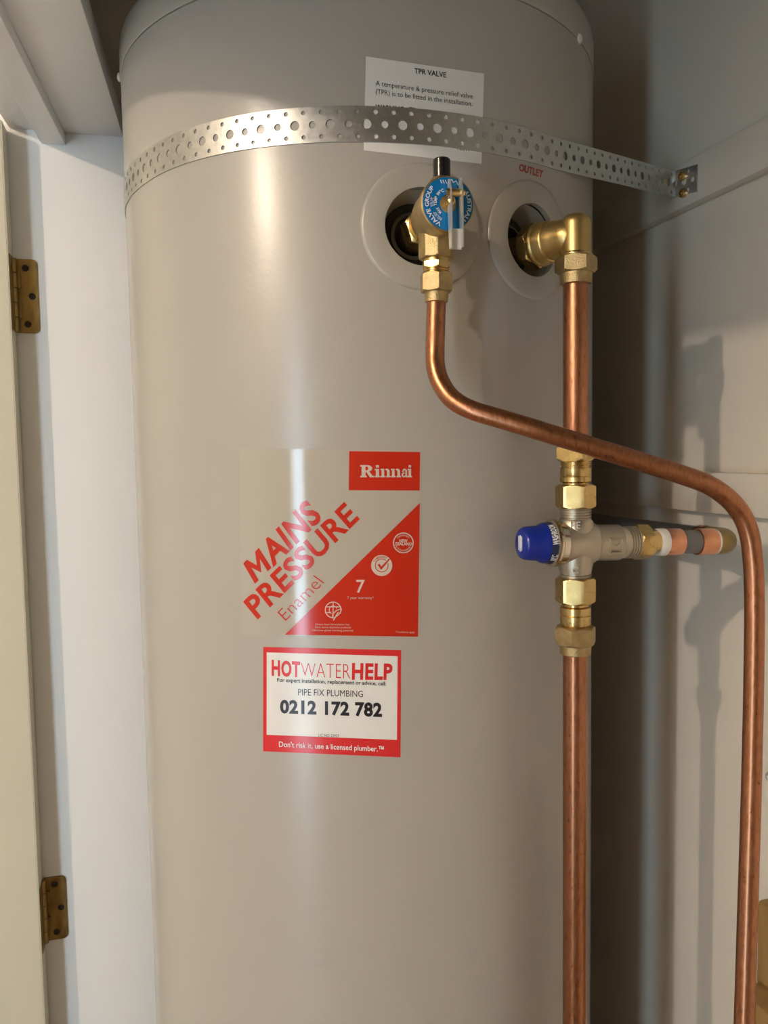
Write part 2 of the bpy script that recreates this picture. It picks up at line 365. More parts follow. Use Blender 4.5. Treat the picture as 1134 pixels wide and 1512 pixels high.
# door leaf, open into the room, with its two brass hinges
XD = on_y(9, 330, YJ-0.036).x
ZD = on_y(3, 176, YJ-0.036).z
dr_ = empty('door_1', (XD-0.38, YJ-0.018, 0.01)); setp(dr_, 'cream painted door leaf standing open on brass hinges', kind='structure')
G().add(*box(XD-0.76, XD-0.0005, YJ-0.036, YJ-0.001, 0.01, ZD, bev=0.0012)).build('leaf', 'door', dr_)
G().add(*box(XD-0.004, XD+0.0003, YJ-0.0352, YJ-0.0018, 0.012, ZD-0.001)).build('hinge_edge', 'door', dr_)
def hinge(py0, py1, label, w):
    X = (XD+XJ0)/2
    z1 = on_y(35, py0, YJ).z; z0 = on_y(35, py1, YJ).z; H = z1-z0
    r = empty('hinge', (X, YJ, z0)); setp(r, label, 'hinge', None)
    xr = XJ0+w; rc = 0.006; P = []
    P += [(XJ0-0.001, z0), (xr-rc, z0)]+[(xr-rc+rc*math.sin(t), z0+rc-rc*math.cos(t)) for t in (0.4, 0.8, 1.2)]+[(xr, z0+rc)]
    P += [(xr, z1-rc)]+[(xr-rc+rc*math.cos(t), z1-rc+rc*math.sin(t)) for t in (0.4, 0.8, 1.2)]+[(xr-rc, z1), (XJ0-0.001, z1)]
    # leaf plate with three dark screw holes cut out
    holes = [((XJ0+w*0.45), z1-H*0.12), ((XJ0+w*0.72), z0+H*0.50), ((XJ0+w*0.45), z0+H*0.12)]
    pts = [Vector(p) for p in P]; edges = [(i, (i+1) % len(P)) for i in range(len(P))]
    for hx, hz in holes:
        n0 = len(pts); pts += [Vector((hx+0.0044*math.cos(2*PI*k/16), hz+0.0044*math.sin(2*PI*k/16))) for k in range(16)]
        edges += [(n0+k, n0+(k+1) % 16) for k in range(16)]
    vo, eo, fo, *_ = delaunay_2d_cdt(pts, edges, [], 1, 1e-6)
    fo = [f for f in fo if all(math.hypot(sum(vo[i].x for i in f)/3-hx, sum(vo[i].y for i in f)/3-hz) > 0.0042 for hx, hz in holes)]
    V = []; Fc = []; n = len(vo)
    for y in (YJ-0.0016, YJ-0.0001): V += [Vector((p.x, y, p.y)) for p in vo]
    Fc += [tuple(f) for f in fo]+[tuple(i+n for i in f[::-1]) for f in fo]
    from collections import Counter
    cnt = Counter()
    for f in fo:
        for i in range(3): cnt[(f[i], f[(i+1) % 3])] += 1
    for (i, j) in list(cnt):
        if (j, i) not in cnt: Fc.append((j, i, i+n, j+n))
    plate = mk('hinge_plate', V, Fc, 'brass_old', r, smooth=30)
    for hx, hz in holes:
        G().add(*lathe((hx, YJ+0.0002, hz), (0, -1, 0), [(0.0043, 0), (0.0043, 0.0008), (0.0020, 0.0004)], 16)).build('screw', 'dark', plate, smooth=30)
    for k in range(5):
        zz0 = z0+H*k/5+0.0004; zz1 = z0+H*(k+1)/5-0.0004
        G().add(*lathe((X-0.001, YJ-0.0065, zz0), (0, 0, 1), [(0.0046, 0), (0.0050, 0.0006), (0.0050, zz1-zz0-0.0006), (0.0046, zz1-zz0)], 18)).build('knuckle', 'brass_old', r)
    for k in (1, 3):
        zz0 = z0+H*k/5+0.0004; zz1 = z0+H*(k+1)/5-0.0004
        G().add(*box(X-0.001, XJ0+0.006, YJ-0.0045, YJ-0.0008, zz0, zz1)).build('curl', 'brass_old', r)
    G().add(*box(XD-0.0005, XD+0.0014, YJ-0.030, YJ-0.004, z0, z1)).build('door_plate', 'brass_old', r)
    return r
hinge(383, 492, 'brass butt hinge on the white jamb, level with the relief valve', on_y(57, 436, YJ).x-XJ0)
hinge(1300, 1394, 'darker brass butt hinge low on the jamb, below the phone number sticker', on_y(99, 1345, YJ).x-on_y(68, 1345, YJ).x)

# ================================================================== the hot water cylinder
ZSEAM = CZ+0.4121
tank = empty('water_cylinder', (TX, TY, 0.0))
setp(tank, 'tall beige steel hot water cylinder strapped inside the cupboard', 'water heater')
PORTS = []
for px, py in ((624, 335), (787, 355)):
    PORTS.append(tank_sz(px, py))
HR = 0.0345; FR = 0.0555
TH0 = PI/2     # seam of the sheet at the back
def unth(th):
    while th < TH0-2*PI: th += 2*PI
    while th > TH0: th -= 2*PI
    return th
def shell(parent):
    z0, z1 = 0.06, ZSEAM-0.0006; N = 144; pts = []; edges = []
    us = [(-2*PI*i/N)*TR for i in range(N+1)]         # arc length from TH0, going negative
    zs = [z0, 0.5, 0.9, 1.2, 1.4, 1.55, 1.65, 1.72, 1.78, 1.84, 1.90, 1.96, z1]
    hol = [((unth(t)-TH0)*TR, z) for t, z in PORTS]
    idx = {}
    for j, z in enumerate(zs):
        for i, u in enumerate(us):
            if all(math.hypot(u-hu, z-hz) > HR+0.004 for hu, hz in hol) or i in (0, N):
                idx[(i, j)] = len(pts); pts.append(Vector((u, z)))
    for j in range(len(zs)-1): edges += [(idx[(0, j)], idx[(0, j+1)]), (idx[(N, j)], idx[(N, j+1)])]
    for i in range(N): edges += [(idx[(i, 0)], idx[(i+1, 0)]), (idx[(i, len(zs)-1)], idx[(i+1, len(zs)-1)])]
    for hu, hz in hol:
        n0 = len(pts); pts += [Vector((hu+HR*math.cos(2*PI*k/48), hz+HR*math.sin(2*PI*k/48))) for k in range(48)]
        edges += [(n0+k, n0+(k+1) % 48) for k in range(48)]
    vo, eo, fo, *_ = delaunay_2d_cdt(pts, edges, [], 1, 1e-7)
    fo = [f for f in fo if all(math.hypot(sum(vo[i].x for i in f)/3-hu, sum(vo[i].y for i in f)/3-hz) > HR*0.999 for hu, hz in hol)]
    V = [tank_pt(TH0+p.x/TR, p.y) for p in vo]
    Fo = []
    for f in fo:
        a, b, c = (V[i] for i in f); Fo.append(tuple(f) if (b-a).cross(c-a).dot(Vector((a.x-TX, a.y-TY, 0))) > 0 else tuple(f)[::-1])
    return mk('body', V, Fo, 'tank', parent, normals=lambda P: Vector((P.x-TX, P.y-TY, 0)).normalized(), origin=(TX, TY, 1.0))
body = shell(tank)
G().add(*lathe((TX, TY, ZSEAM), (0, 0, 1), [(TR-0.006, 0.0004), (TR+0.0002, 0.0008), (TR+0.0008, 0.002), (TR+0.0008, 0.030), (TR-0.0005, 0.036), (TR-0.006, 0.041), (TR-0.016, 0.044), (0.05, 0.056)], 160)).build('lid', 'tank', tank, smooth=40)
G().add(*lathe((TX, TY, ZSEAM), (0, 0, 1), [(TR-0.006, -0.004), (TR-0.0016, -0.004), (TR-0.0016, 0.002), (TR-0.006, 0.002)], 160, cap=False)).build('lid_seam', 'tank', tank)
G().add(*lathe((TX, TY, 0.0), (0, 0, 1), [(TR-0.02, 0), (TR-0.02, 0.055), (TR-0.002, 0.061)], 96)).build('base_ring', 'dark', tank)
def plug(px, py, m, name, dr=0.0012):
    P = on_tank(px, py, dr); n = Vector((P.x-TX, P.y-TY, 0)).normalized()
    G().add(*lathe(P-n*0.001, n, [(0.0048, 0), (0.0048, 0.0014), (0.0038, 0.0026), (0.0015, 0.0034)], 20)).build(name, m, tank)
plug(856, 57, 'white_plastic', 'lid_screw')
P_ = tank_pt(math.atan2(0-TY, 0-TX)-math.acos(TR/math.hypot(TX, TY))-0.03, 0, 0.001)
zz = vert_z(P_.x, P_.y, 114); n_ = Vector((P_.x-TX, P_.y-TY, 0)).normalized()
G().add(*lathe(Vector((P_.x, P_.y, zz)), n_, [(0.0048, -0.001), (0.0048, 0.0008), (0.0036, 0.002), (0.0015, 0.0028)], 20)).build('lid_screw', 'white_plastic', tank)
def flange(i):
    t0, z0 = PORTS[i]; g = G(); seg = 72
    prof = [(HR-0.0005, -0.004), (HR-0.0005, 0.0016), (HR+0.002, 0.0022), (FR-0.003, 0.0020), (FR-0.0006, 0.0012), (FR, 0.0)]
    V = []; Fc = []
    for r, h in prof:
        for k in range(seg):
            a = 2*PI*k/seg; V.append(tank_pt(t0+r*math.cos(a)/TR, z0+r*math.sin(a), h))
    for q in range(len(prof)-1):
        for k in range(seg):
            j = (k+1) % seg; Fc.append((q*seg+k, q*seg+j, (q+1)*seg+j, (q+1)*seg+k))
    f = mk('port_flange', V, Fc, 'flange', tank, smooth=50)
    n = Vector((math.cos(t0), math.sin(t0), 0)); c = tank_pt(t0, z0)
    G().add(*lathe(c-n*0.045, n, [(HR, 0.038), (HR-0.004, 0.020), (HR-0.006, 0.0)], 48, cap=False)).build('port_well', 'flange', f)
    G().add(*lathe(c-n*0.045, n, [(HR-0.005, 0.0), (HR-0.005, 0.012), (0.0212, 0.012), (0.0212, 0.0)], 48, cap=False)).build('rubber_seal', 'dark', f)
    G().add(*lathe(c-n*0.045, n, [(0.0215, -0.001), (0.0215, 0.014), (0.0185, 0.015), (0.0185, -0.001)], 40, cap=True)).build('port_socket', 'steelport', f)
    return n, c
nT, cT = flange(0); nO, cO = flange(1)

# OUTLET print
Art(530, 210, 3.15).text('OUTLET', ((747, 100), (858, 134), (854, 165), (744, 131)), bold=0.022).wrap('outlet_print', 'outlet_ink', tank, 0.0003)

# paper warning label
A = Art(500, 60, 3.78).quad(((152, 88), (812, 184), (798, 688), (140, 612)), 24, 8)
wl_ = A.wrap('warning_label', 'paper', tank, 0.0003); wl_['label'] = 'white paper label on the relief valve'
def ink(parent, o, name, m, dr, *lines):
    A = Art(*o)
    for t, q, k in lines: A.text(t, q, **k)
    return A.wrap(name, m, parent, dr)
o_ = (500, 60, 3.78)
ink(wl_, o_, 'title_lettering', 'black_ink', 0.0005, ('TPR VALVE', line_q((423, 181), (601, 206), 28), dict(bold=0.018)))
ink(wl_, o_, 'body_lettering', 'black_ink', 0.0005, ('A temperature & pressure relief valve', line_q((207, 249), (749, 324), 27), {}), ('(TPR) is to be fitted in the installation.', line_q((207, 296), (746, 366), 27), {}))
ink(wl_, o_, 'warning_lettering', 'black_ink', 0.0005, ('WARNING:', line_q((206, 384), (372, 398), 28), dict(bold=0.018)), ('The valve or drain', line_q((392, 397), (700, 436), 27), {}))
ink(wl_, o_, 'rating_lettering', 'black_ink', 0.0005, ('10kW', line_q((664, 610), (737, 620), 27), {}))

# large brand label: clear film with red print
bl = Art(340, 650, 3.78).quad(((50, 44), (1066, 60), (1060, 1104), (62, 1084)), 30, 6).wrap('brand_label', 'film', tank, 0.00025)
bl['label'] = 'glossy clear label printed red with a diagonal corner'
A = Art(340, 650, 3.78)
A.quad(((664, 61), (1060, 66), (1057, 281), (661, 279)), 6, 2)
A.poly([(1058, 350), (305, 1085), (700, 1092), (1048, 1097)])
qM = ((72, 688), (428, 330), (514, 432), (138, 802))
for P in ([(0, 0), (.23, 0), (.23, 1), (0, 1)], [(.77, 0), (1, 0), (1, 1), (.77, 1)], [(.0, 1), (.24, 1), (.5, .52), (.5, .16)], [(.5, .16), (.5, .52), (.76, 1), (1, 1)]):
    A.poly([bil(qM, u*.245, v) for u, v in P])
A.text('AINS', (bil(qM, .262, 1), qM[1], qM[2], bil(qM, .262, 0)), bold=0.03, spacing=1.05)
A.text('PRESSURE', ((74, 905), (640, 346), (720, 437), (150, 998)), bold=0.026, spacing=1.05)
A.text('Enamel', ((262, 960), (466, 752), (526, 796), (310, 1010)), bold=-0.012)
A.wrap('red_print', 'red', bl, 0.00045)
def slab(A, x, y, w, h, kind):
    """one heavy slab-serif letter in the box x..x+w, baseline y, unit height h (cap = 1)"""
    def R(a, b, c, d): A.poly([(x+a*w, y-b*h), (x+c*w, y-b*h), (x+c*w, y-d*h), (x+a*w, y-d*h)])
    def arc(cx, cy, rx0, ry0, rx1, ry1, a0, a1, n=12):
        V = []
        for i in range(n+1):
            t = math.radians(a0+(a1-a0)*i/n)
            V += [(x+(cx+rx0*math.cos(t))*w, y-(cy+ry0*math.sin(t))*h), (x+(cx+rx1*math.cos(t))*w, y-(cy+ry1*math.sin(t))*h)]
        A.add(V, [(2*i, 2*i+1, 2*i+3, 2*i+2) for i in range(n)])
    if kind == 'R':
        R(.10, 0, .38, 1); R(0, 0, .48, .12); R(0, .88, .5, 1); R(.38, .46, .5, .58)
        arc(.48, .73, .10, .15, .38, .27, -90, 90)
        A.poly([(x+.40*w, y-.5*h), (x+.62*w, y-.52*h), (x+.90*w, y-.12*h), (x+w, y-.12*h), (x+w, y), (x+.70*w, y)])
    elif kind == 'i':
        R(.22, 0, .80, .70); R(0, 0, 1, .11); R(0, .59, .5, .70); R(.22, .80, .80, 1.0)
    elif kind == 'n':
        R(.10, 0, .36, .70); R(0, 0, .46, .11); R(0, .59, .3, .70)
        R(.64, 0, .90, .48); R(.54, 0, 1, .11)
        arc(.62, .48, .02, .08, .28, .23, 0, 130)
    elif kind == 'a':
        R(.58, .05, .84, .50); R(.66, 0, 1, .11); R(.12, .44, .36, .54)
        arc(.48, .48, .10, .10, .36, .23, 0, 150)
        arc(.36, .20, .10, .10, .34, .20, 60, 330)
A = Art(340, 650, 3.78)
for k, x, w in (('R', 725, 78), ('i', 806, 30), ('n', 839, 56), ('n', 897, 56), ('a', 955, 38), ('i', 990, 24)):
    slab(A, x, 207, w, 68, k)
A.wrap('brand_lettering', 'cream_print', bl, 0.0006)
A = Art(340, 650, 3.78)
cN = (966, 573)
A.ring(cN, 52, 58); A.text('NEW', line_q((944, 569), (990, 570), 16), bold=0.03); A.text('ZEALAND', line_q((918, 586), (1015, 587), 16), bold=0.03)
A.arctext('DESIGNED', cN, 38, 9, 90, 100); A.arctext('& ENGINEERED', cN, 47, 9, 270, 130, inward=True)
A.wrap('country_badge', 'cream_print', bl, 0.0006)
cK = (845, 699)
cb_ = Art(340, 650, 3.78).disc(cK, 59).wrap('compliance_badge', 'cream_print', bl, 0.0006)
A = Art(340, 650, 3.78)
A.text('7', ((703, 780), (751, 780), (751, 850), (703, 850)), bold=0.01)
A.text('7 year warranty*', line_q((653, 886), (801, 887), 15))
A.wrap('warranty_lettering', 'cream_print', bl, 0.0006); A = Art(340, 650, 3.78)
A.text('Unique foam formulation has:', line_q((474, 1032), (667, 1033), 10)); A.text('Zero ozone depletion potential', line_q((472, 1048), (672, 1050), 10))
A.text('Ultra-low global warming potential', line_q((458, 1065), (686, 1067), 10)); A.wrap('note_lettering', 'cream_print', bl, 0.0006); A = Art(340, 650, 3.78); A.text('*Conditions apply', line_q((922, 1075), (1029, 1077), 10))
A.wrap('condition_lettering', 'cream_print', bl, 0.0006); A = Art(340, 650, 3.78)
cg = (574, 947)
A.ring(cg, 41, 46, -30, 265, 40); A.stroke([(574, 905), (574, 985)], 4.5)
A.stroke([(532, 930), (616, 930)], 4.5); A.stroke([(530, 962), (560, 962)], 4.5)
A.ring(cg, 20, 24, 60, 250, 24); A.ring(cg, 20, 24, 20, 80, 10)
A.stroke([(620, 940), (590, 952), (572, 972), (570, 992), (582, 990), (604, 975), (618, 955), (620, 940)], 4.5); A.stroke([(602, 962), (576, 1004)], 6)
A.wrap('globe_emblem', 'cream_print', bl, 0.0006)
A = Art(340, 650, 3.78)
A.ring(cK, 34, 38, 50, 380, 40); A.poly([(822, 694), (834, 690), (842, 706), (886, 660), (892, 664), (842, 724)])
A.arctext('COMPLIANT', cK, 42, 11, 105, 95, bold=0.01)
A.wrap('badge_print', 'red', bl, 0.00075)

# service sticker
sl = Art(370, 940, 4.725).quad(((88, 72), (1050, 95), (1045, 842), (87, 800)), 30, 6).wrap('service_label', 'red2', tank, 0.0003)
sl['label'] = 'white sticker with a red border and a phone number'
Art(370, 940, 4.725).quad(((113, 110), (1026, 137), (1021, 720), (112, 685)), 28, 4).wrap('white_panel', 'white_label', sl, 0.00045)
A = Art(370, 940, 4.725)
A.text('HOT', ((147, 167), (346, 180), (346, 280), (147, 268)), bold=0.038, spacing=1.08); A.text('WATER', ((352, 182), (694, 190), (694, 296), (354, 281)), bold=-0.020)
A.text('HELP', ((708, 190), (992, 194), (988, 297), (706, 296)), bold=0.038, spacing=1.08)
A.wrap('red_lettering', 'red2', sl, 0.0006)
A = Art(370, 940, 4.725)
A.text('For expert installation, replacement or advice, call:', line_q((185, 315), (945, 341), 26), bold=0.02)
A.text('PIPE FIX PLUMBING', line_q((332, 409), (784, 422), 44))
A.text('0212 172 782', ((205, 446), (917, 468), (917, 556), (205, 530)), bold=0.042, spacing=1.06)
A.text('LIC NO 22927', line_q((472, 697), (619, 702), 19))
A.wrap('black_lettering', 'black_ink', sl, 0.0006)
A = Art(370, 940, 4.725)
A.text("Don't risk it, use a licensed plumber.\u2122", line_q((198, 768), (930, 803), 36), bold=0.012)
A.wrap('white_lettering', 'white_ink', sl, 0.0006)

# ================================================================== galvanised strap
cen = [(230, 237), (290, 213), (375, 193), (440, 186.5), (500, 184), (600, 185.6), (700, 197.6), (790, 219), (834, 233)]
sz_ = [tank_sz(px, py) for px, py in cen]
# level of the strap along the bearing (least squares line)
n_ = len(sz_); mt = sum(unth(a) for a, b in sz_)/n_; mz = sum(b for a, b in sz_)/n_
sl_ = sum((unth(a)-mt)*(b-mz) for a, b in sz_)/sum((unth(a)-mt)**2 for a, b in sz_)
import numpy as np
qf = np.polyfit([unth(a)-mt for a, b in sz_], [b for a, b in sz_], 3)
tlo, thi = min(unth(a) for a, b in sz_)-mt-0.12, max(unth(a) for a, b in sz_)-mt+0.20
def strap_z(t): return float(np.polyval(qf, min(max(t-mt, tlo), thi)))
Pw = on_x(1000, 272, XR)                       # anchor on the upper batten
SW = 0.0302; SD = 0.0013
dx, dy = Pw.x-TX, Pw.y-TY; dd = math.hypot(dx, dy)
thR = math.atan2(dy, dx)-math.acos((TR+SD)/dd)   # tangent point towards the anchor
path = []                                       # (point, outward normal)
thL = unth(math.radians(165)); thR = unth(thR)
if thL > thR: thL -= 2*PI
thL = thR-math.radians(200)
N = 120
for i in range(N+1):
    t = thL+(thR-thL)*i/N; path.append((tank_pt(t, strap_z(t), SD), Vector((math.cos(t), math.sin(t), 0))))
Pe, ne = path[-1]
Pw2 = Vector((XR-0.004, Pw.y, Pw.z))
for i in range(1, 12): path.append((Pe.lerp(Pw2, i/12), ne))
# bend on to the batten, then lie on it towards the camera
dirn = (Pw2-Pe).normalized()
nb = Vector((-1, 0, 0))
for k, (f, off) in enumerate(((0.25, 0.0035), (0.5, 0.0024), (0.75, 0.0016), (1.0, 0.0014))):
    nn = (ne.lerp(nb, f)); nn.normalize()
    path.append((Vector((XR-off, Pw.y-0.0015*k, Pw.z)), nn))
yl = path[-1][0].y
Pend = on_x(1031, 263, XR); zl = path[-1][0].z
for k in range(1, 7): path.append((Vector((XR-0.0014, yl+(Pend.y-yl)*k/6, zl+(Pend.z-zl)*k/6)), nb))
cum = [0.0]
for (a, _), (b, _) in zip(path[:-1], path[1:]): cum.append(cum[-1]+(b-a).length)
LT = cum[-1]
def at_s(s):
    s = max(0, min(LT, s)); lo, hi = 0, len(cum)-1
    while hi-lo > 1:
        m = (lo+hi)//2
        if cum[m] <= s: lo = m
        else: hi = m
    f = (s-cum[lo])/max(1e-9, cum[hi]-cum[lo])
    return path[lo][0].lerp(path[hi][0], f), path[lo][1].lerp(path[hi][1], f).normalized()
PITCHS = 0.0158; pts = []; edges = []; holes = []
ss = [LT*i/220 for i in range(221)]
k = 0; s = 0.006
while s < LT-0.006:
    holes.append((s, 0.0, 0.0042 if k % 2 else 0.0032))
    if s+PITCHS/2 < LT-0.003: holes += [(s+PITCHS/2, 0.0103, 0.0020), (s+PITCHS/2, -0.0103, 0.0020)]
    s += PITCHS; k += 1
top = [];
for i, s in enumerate(ss): pts.append(Vector((s, -SW/2)))
for i, s in enumerate(ss): pts.append(Vector((s, SW/2)))
n = len(ss)
edges += [(i, i+1) for i in range(n-1)]+[(n+i, n+i+1) for i in range(n-1)]+[(0, n), (n-1, 2*n-1)]
for s in ss[1:-1]:
    for w in (-0.0062, 0.0, 0.0062, -0.0128, 0.0128):
        if all(math.hypot(s-h[0], w-h[1]) > h[2]+0.0009 for h in holes): pts.append(Vector((s, w)))
for hs, hw, hr in holes:
    n0 = len(pts); q = 14
    pts += [Vector((hs+hr*math.cos(2*PI*k/q), hw+hr*math.sin(2*PI*k/q))) for k in range(q)]; edges += [(n0+k, n0+(k+1) % q) for k in range(q)]
vo, eo, fo, *_ = delaunay_2d_cdt(pts, edges, [], 1, 1e-7)
from collections import defaultdict
hb = defaultdict(list)
for h in holes: hb[int(h[0]/0.02)].append(h)
def inhole(f):
    cx = sum(vo[i].x for i in f)/3; cy = sum(vo[i].y for i in f)/3; b = int(cx/0.02)
    return any(math.hypot(cx-h[0], cy-h[1]) < h[2]*0.97 for q in (b-1, b, b+1) for h in hb[q])
fo = [f for f in fo if not inhole(f)]
V = []; nv = len(vo); NR = []
for off in (0.0, -0.0009):
    for p in vo:
        c, nn = at_s(p.x); V.append(c+nn*off+Vector((0, 0, p.y))); NR.append(nn)
Fc = [tuple(f) for f in fo]+[tuple(i+nv for i in f[::-1]) for f in fo]
eset = set()
for f in fo:
    for i in range(3): eset.add((f[i], f[(i+1) % 3]))
for (i, j) in eset:
    if (j, i) not in eset: Fc.append((j, i, i+nv, j+nv))
strap = empty('strap', (TX, TY, mz)); setp(strap, 'galvanised punched steel strap holding the cylinder to the batten', 'strap')
mk('band', V, Fc, 'steel', strap, smooth=30)
for px, py in ((1007.5, 260), (1008.5, 285)):
    P = on_x(px, py, XR-0.0016)
    G().add(*lathe(P, (-1, 0, 0), [(0.0054, -0.004), (0.0054, 0.0014), (0.0050, 0.0026), (0.0040, 0.0030), (0.0026, 0.0030), (0.0022, 0.0010)], 24)).build('screw', 'brass', strap)

# ================================================================== relief valve
VZ = vert_z(cT.x+nT.x*0.075, cT.y+nT.y*0.075, 301)     # height of the valve axis
cV = Vector((cT.x, cT.y, VZ))
rv = empty('relief_valve', cV); setp(rv, 'brass relief valve with a blue dial and steel lever on the cylinder', 'valve')
def pv(s): return cV+nT*s
G().add(*lathe(pv(0), nT, [(0.0135, -0.042), (0.0135, -0.006)], 32)).build('inlet_thread', 'brass_rough', rv)
G().add(*hexnut(pv(0), nT, 0.0165, -0.010, 0.012, rot=0.3)).build('inlet_hex', 'brass', rv, smooth=25)
G().add(*lathe(pv(0), nT, [(0.0125, 0.010), (0.0145, 0.018), (0.0180, 0.026), (0.0203, 0.040), (0.0206, 0.058), (0.0206, 0.064), (0.0222, 0.066), (0.0222, 0.0735), (0.0212, 0.0748), (0.0204, 0.0748)], 64)).build('body', 'brass_rough', rv)
SD_ = 0.0754
dial = G().add(*lathe(pv(0), nT, [(0.0070, SD_-0.001), (0.0070, SD_), (0.0206, SD_), (0.0208, SD_-0.0006)], 64, cap=False)).build('dial', 'blue_dial', rv)
G().add(*lathe(pv(0), nT, [(0.0070, SD_-0.0012), (0.0066, SD_-0.0012), (0.0005, SD_-0.0028)], 32, cap=False)).build('dial_seat', 'brass_rough', rv)
# dial print
xv = Vector((0, 0, 1)).cross(nT).normalized(); xv = xv if xv.dot(cR) > 0 else -xv
def dial_map(A, name, m, dr):
    V = [pv(SD_+dr)+xv*v[0]-Vector((0, 0, 1))*v[1] for v in A.V]
    return mk(name, V, A.F, m, dial, smooth=None)
A = Art()
A.arctext('VALVE', (0, 0), 0.0162, 0.0032, 222, 52, bold=0.02)
A.arctext('GROUP', (0, 0), 0.0162, 0.0032, 163, 54, bold=0.02)
A.arctext('AUSTRALIA', (0, 0), 0.0162, 0.0032, -10, 96, bold=0.02)
A.arctext('MAX', (0, 0), 0.0088, 0.0024, 215, 30, bold=0.02); A.arctext('TEMP', (0, 0), 0.0098, 0.0024, 172, 38, bold=0.02)
A.arctext('99\u00b0C', (0, 0), 0.0098, 0.0024, 128, 36, bold=0.02); A.arctext('RELIEF', (0, 0), 0.0126, 0.0024, 228, 34)
A.arctext('VALVE', (0, 0), 0.0130, 0.0022, 178, 30)
A.stroke([(0.0005, -0.0158), (0.0030, -0.0190), (0.0042, -0.0166), (0.0066, -0.0180), (0.0080, -0.0150)], 0.0007)
for q in range(3): A.stroke([(-0.0064+q*0.0020, -0.0180), (-0.0054+q*0.0020, -0.0156)], 0.0006)
dial_map(A, 'dial_print', 'white_ink', 0.0002)
# lever: two thin steel cheeks joined by a web, pivoted on a brass pin
up = Vector((0, 0, 1))
lp = pv(SD_)+xv*0.0035
lm = G()
def cheek(xo, z1, z0):
    # outline in (s, z): narrow rounded top, wider at middle
    O = [(0.0030, z1-0.003), (0.0050, z1), (0.0085, z1-0.001), (0.0115, z1-0.010), (0.0120, z1-0.026), (0.0125, z0), (0.0060, z0), (0.0030, z1-0.026)]
    V = []
    for dxx in (-0.0005, 0.0005): V += [lp+xv*(xo+dxx)+nT*a+up*b for a, b in O]
    n = len(O); Fc = [tuple(range(n))[::-1], tuple(range(n, 2*n))]+[(i, (i+1) % n, (i+1) % n+n, i+n) for i in range(n)]
    return V, Fc
lm.add(*cheek(-0.0046, 0.0175, -0.037)).add(*cheek(0.0046, 0.0190, -0.036))
lm.add(*obox(lp+nT*0.0064+up*(-0.029), xv, nT, up, 0.0050, 0.0005, 0.0080))
lever = lm.build('lever', 'steel_lever', rv, smooth=25)
lever['label'] = 'bright steel lever'
G().add(*lathe(pv(0), nT, [(0.0030, SD_-0.004), (0.0030, SD_+0.009), (0.0018, SD_+0.010)], 20)).build('stem', 'brass', rv)
G().add(*lathe(lp+nT*0.0075+up*0.0065-xv*0.0075, xv, [(0.0028, 0), (0.0030, 0.0006), (0.0030, 0.0144), (0.0026, 0.015)], 20)).build('pivot_pin', 'brass', rv)
# outlet leg of the valve
sA = 0.0400; ax = pv(sA); AX, AY = ax.x, ax.y
def zt(py, X=None, Y=None): return vert_z(AX if X is None else X, AY if Y is None else Y, py)
g = G(); z0, z1 = zt(383), VZ+0.004
g.add(*hexnut((AX, AY, 0), (0, 0, 1), 0.0138, z0, z1, sides=8, cham=(1, 0), rot=0.2)); g.build('outlet_body', 'brass_rough', rv, smooth=25)
G().add(*lathe((AX, AY, 0), (0, 0, 1), [(0.0112, zt(388)), (0.0112, zt(381))], 32)).build('joint_ring', 'brass', rv)
G().add(*hexnut((AX, AY, 0), (0, 0, 1), 0.0108, zt(398), zt(386), rot=0.35)).build('adaptor_hex', 'brass', rv, smooth=25)
G().add(*lathe((AX, AY, 0), (0, 0, 1), thread(0.0110, zt(406), zt(396.5), 0.0019), 36)).build('adaptor_thread', 'brass', rv, smooth=20)
G().add(*hexnut((AX, AY, 0), (0, 0, 1), 0.0125, zt(432), zt(404), rot=0.35)).build('compression_nut', 'brass_rough', rv, smooth=25)
G().add(*lathe((AX, AY, 0), (0, 0, 1), [(0.0086, zt(447)), (0.0098, zt(446)), (0.0102, zt(430))], 36)).build('nut_collar', 'brass_rough', rv)
tb = pv(0.0585); 
G().add(*lathe((tb.x, tb.y, VZ), (0, 0, 1), [(0.0105, 0.012), (0.0105, 0.0225), (0.0092, 0.0245), (0.0072, 0.0245)], 32)).build('top_boss', 'brass_rough', rv)
ztop = vert_z(tb.x, tb.y, 235)
G().add(*lathe((tb.x, tb.y, 0), (0, 0, 1), [(0.0070, VZ+0.0235), (0.0070, ztop-0.0010), (0.0062, ztop), (0.0005, ztop+0.0002)], 36)).build('black_cap', 'black_plastic', rv)

# relief drain pipe
zst = zt(440)
dA = (Vector((AX, AY, zst))-CAM).dot(cF); pA0 = proj(Vector((AX, AY, zst)))[0]
ctl = [at_depth(pA0, 440, dA), at_depth(pA0-0.6, 462, dA+0.001), at_depth(pA0-1.4, 490, dA+0.002), at_depth(pA0-2.0, 518, dA+0.003)]
for px, py, d in ((643.5, 543, .684), (652, 568, .681), (669, 590, .677), (698, 606, .672), (746, 620.5, .667), (800, 637, .663), (870, 658.5, .663), (940, 680, .665), (1005, 700.5, .668),
                  (1050, 718, .671), (1084, 745, .675), (1104, 780, .678), (1112, 830, .680), (1114, 900, .680), (1113, 1000, .680), (1111, 1100, .679), (1108.5, 1200, .677), (1105, 1312, .673), (1099, 1512, .665)):
    ctl.append(at_depth(px, py, d))
dlast = (ctl[-1]-ctl[-2]).normalized(); endz = 0.02
ctl.append(ctl[-1]+dlast*((ctl[-1].z-endz)/-dlast.z))
pp = G().add(*tube(catmull(ctl, 8), 0.0081, 28)).build('drain_pipe', 'copper'); setp(pp, 'thin bent copper drain pipe running from the relief valve across and down', 'pipe')

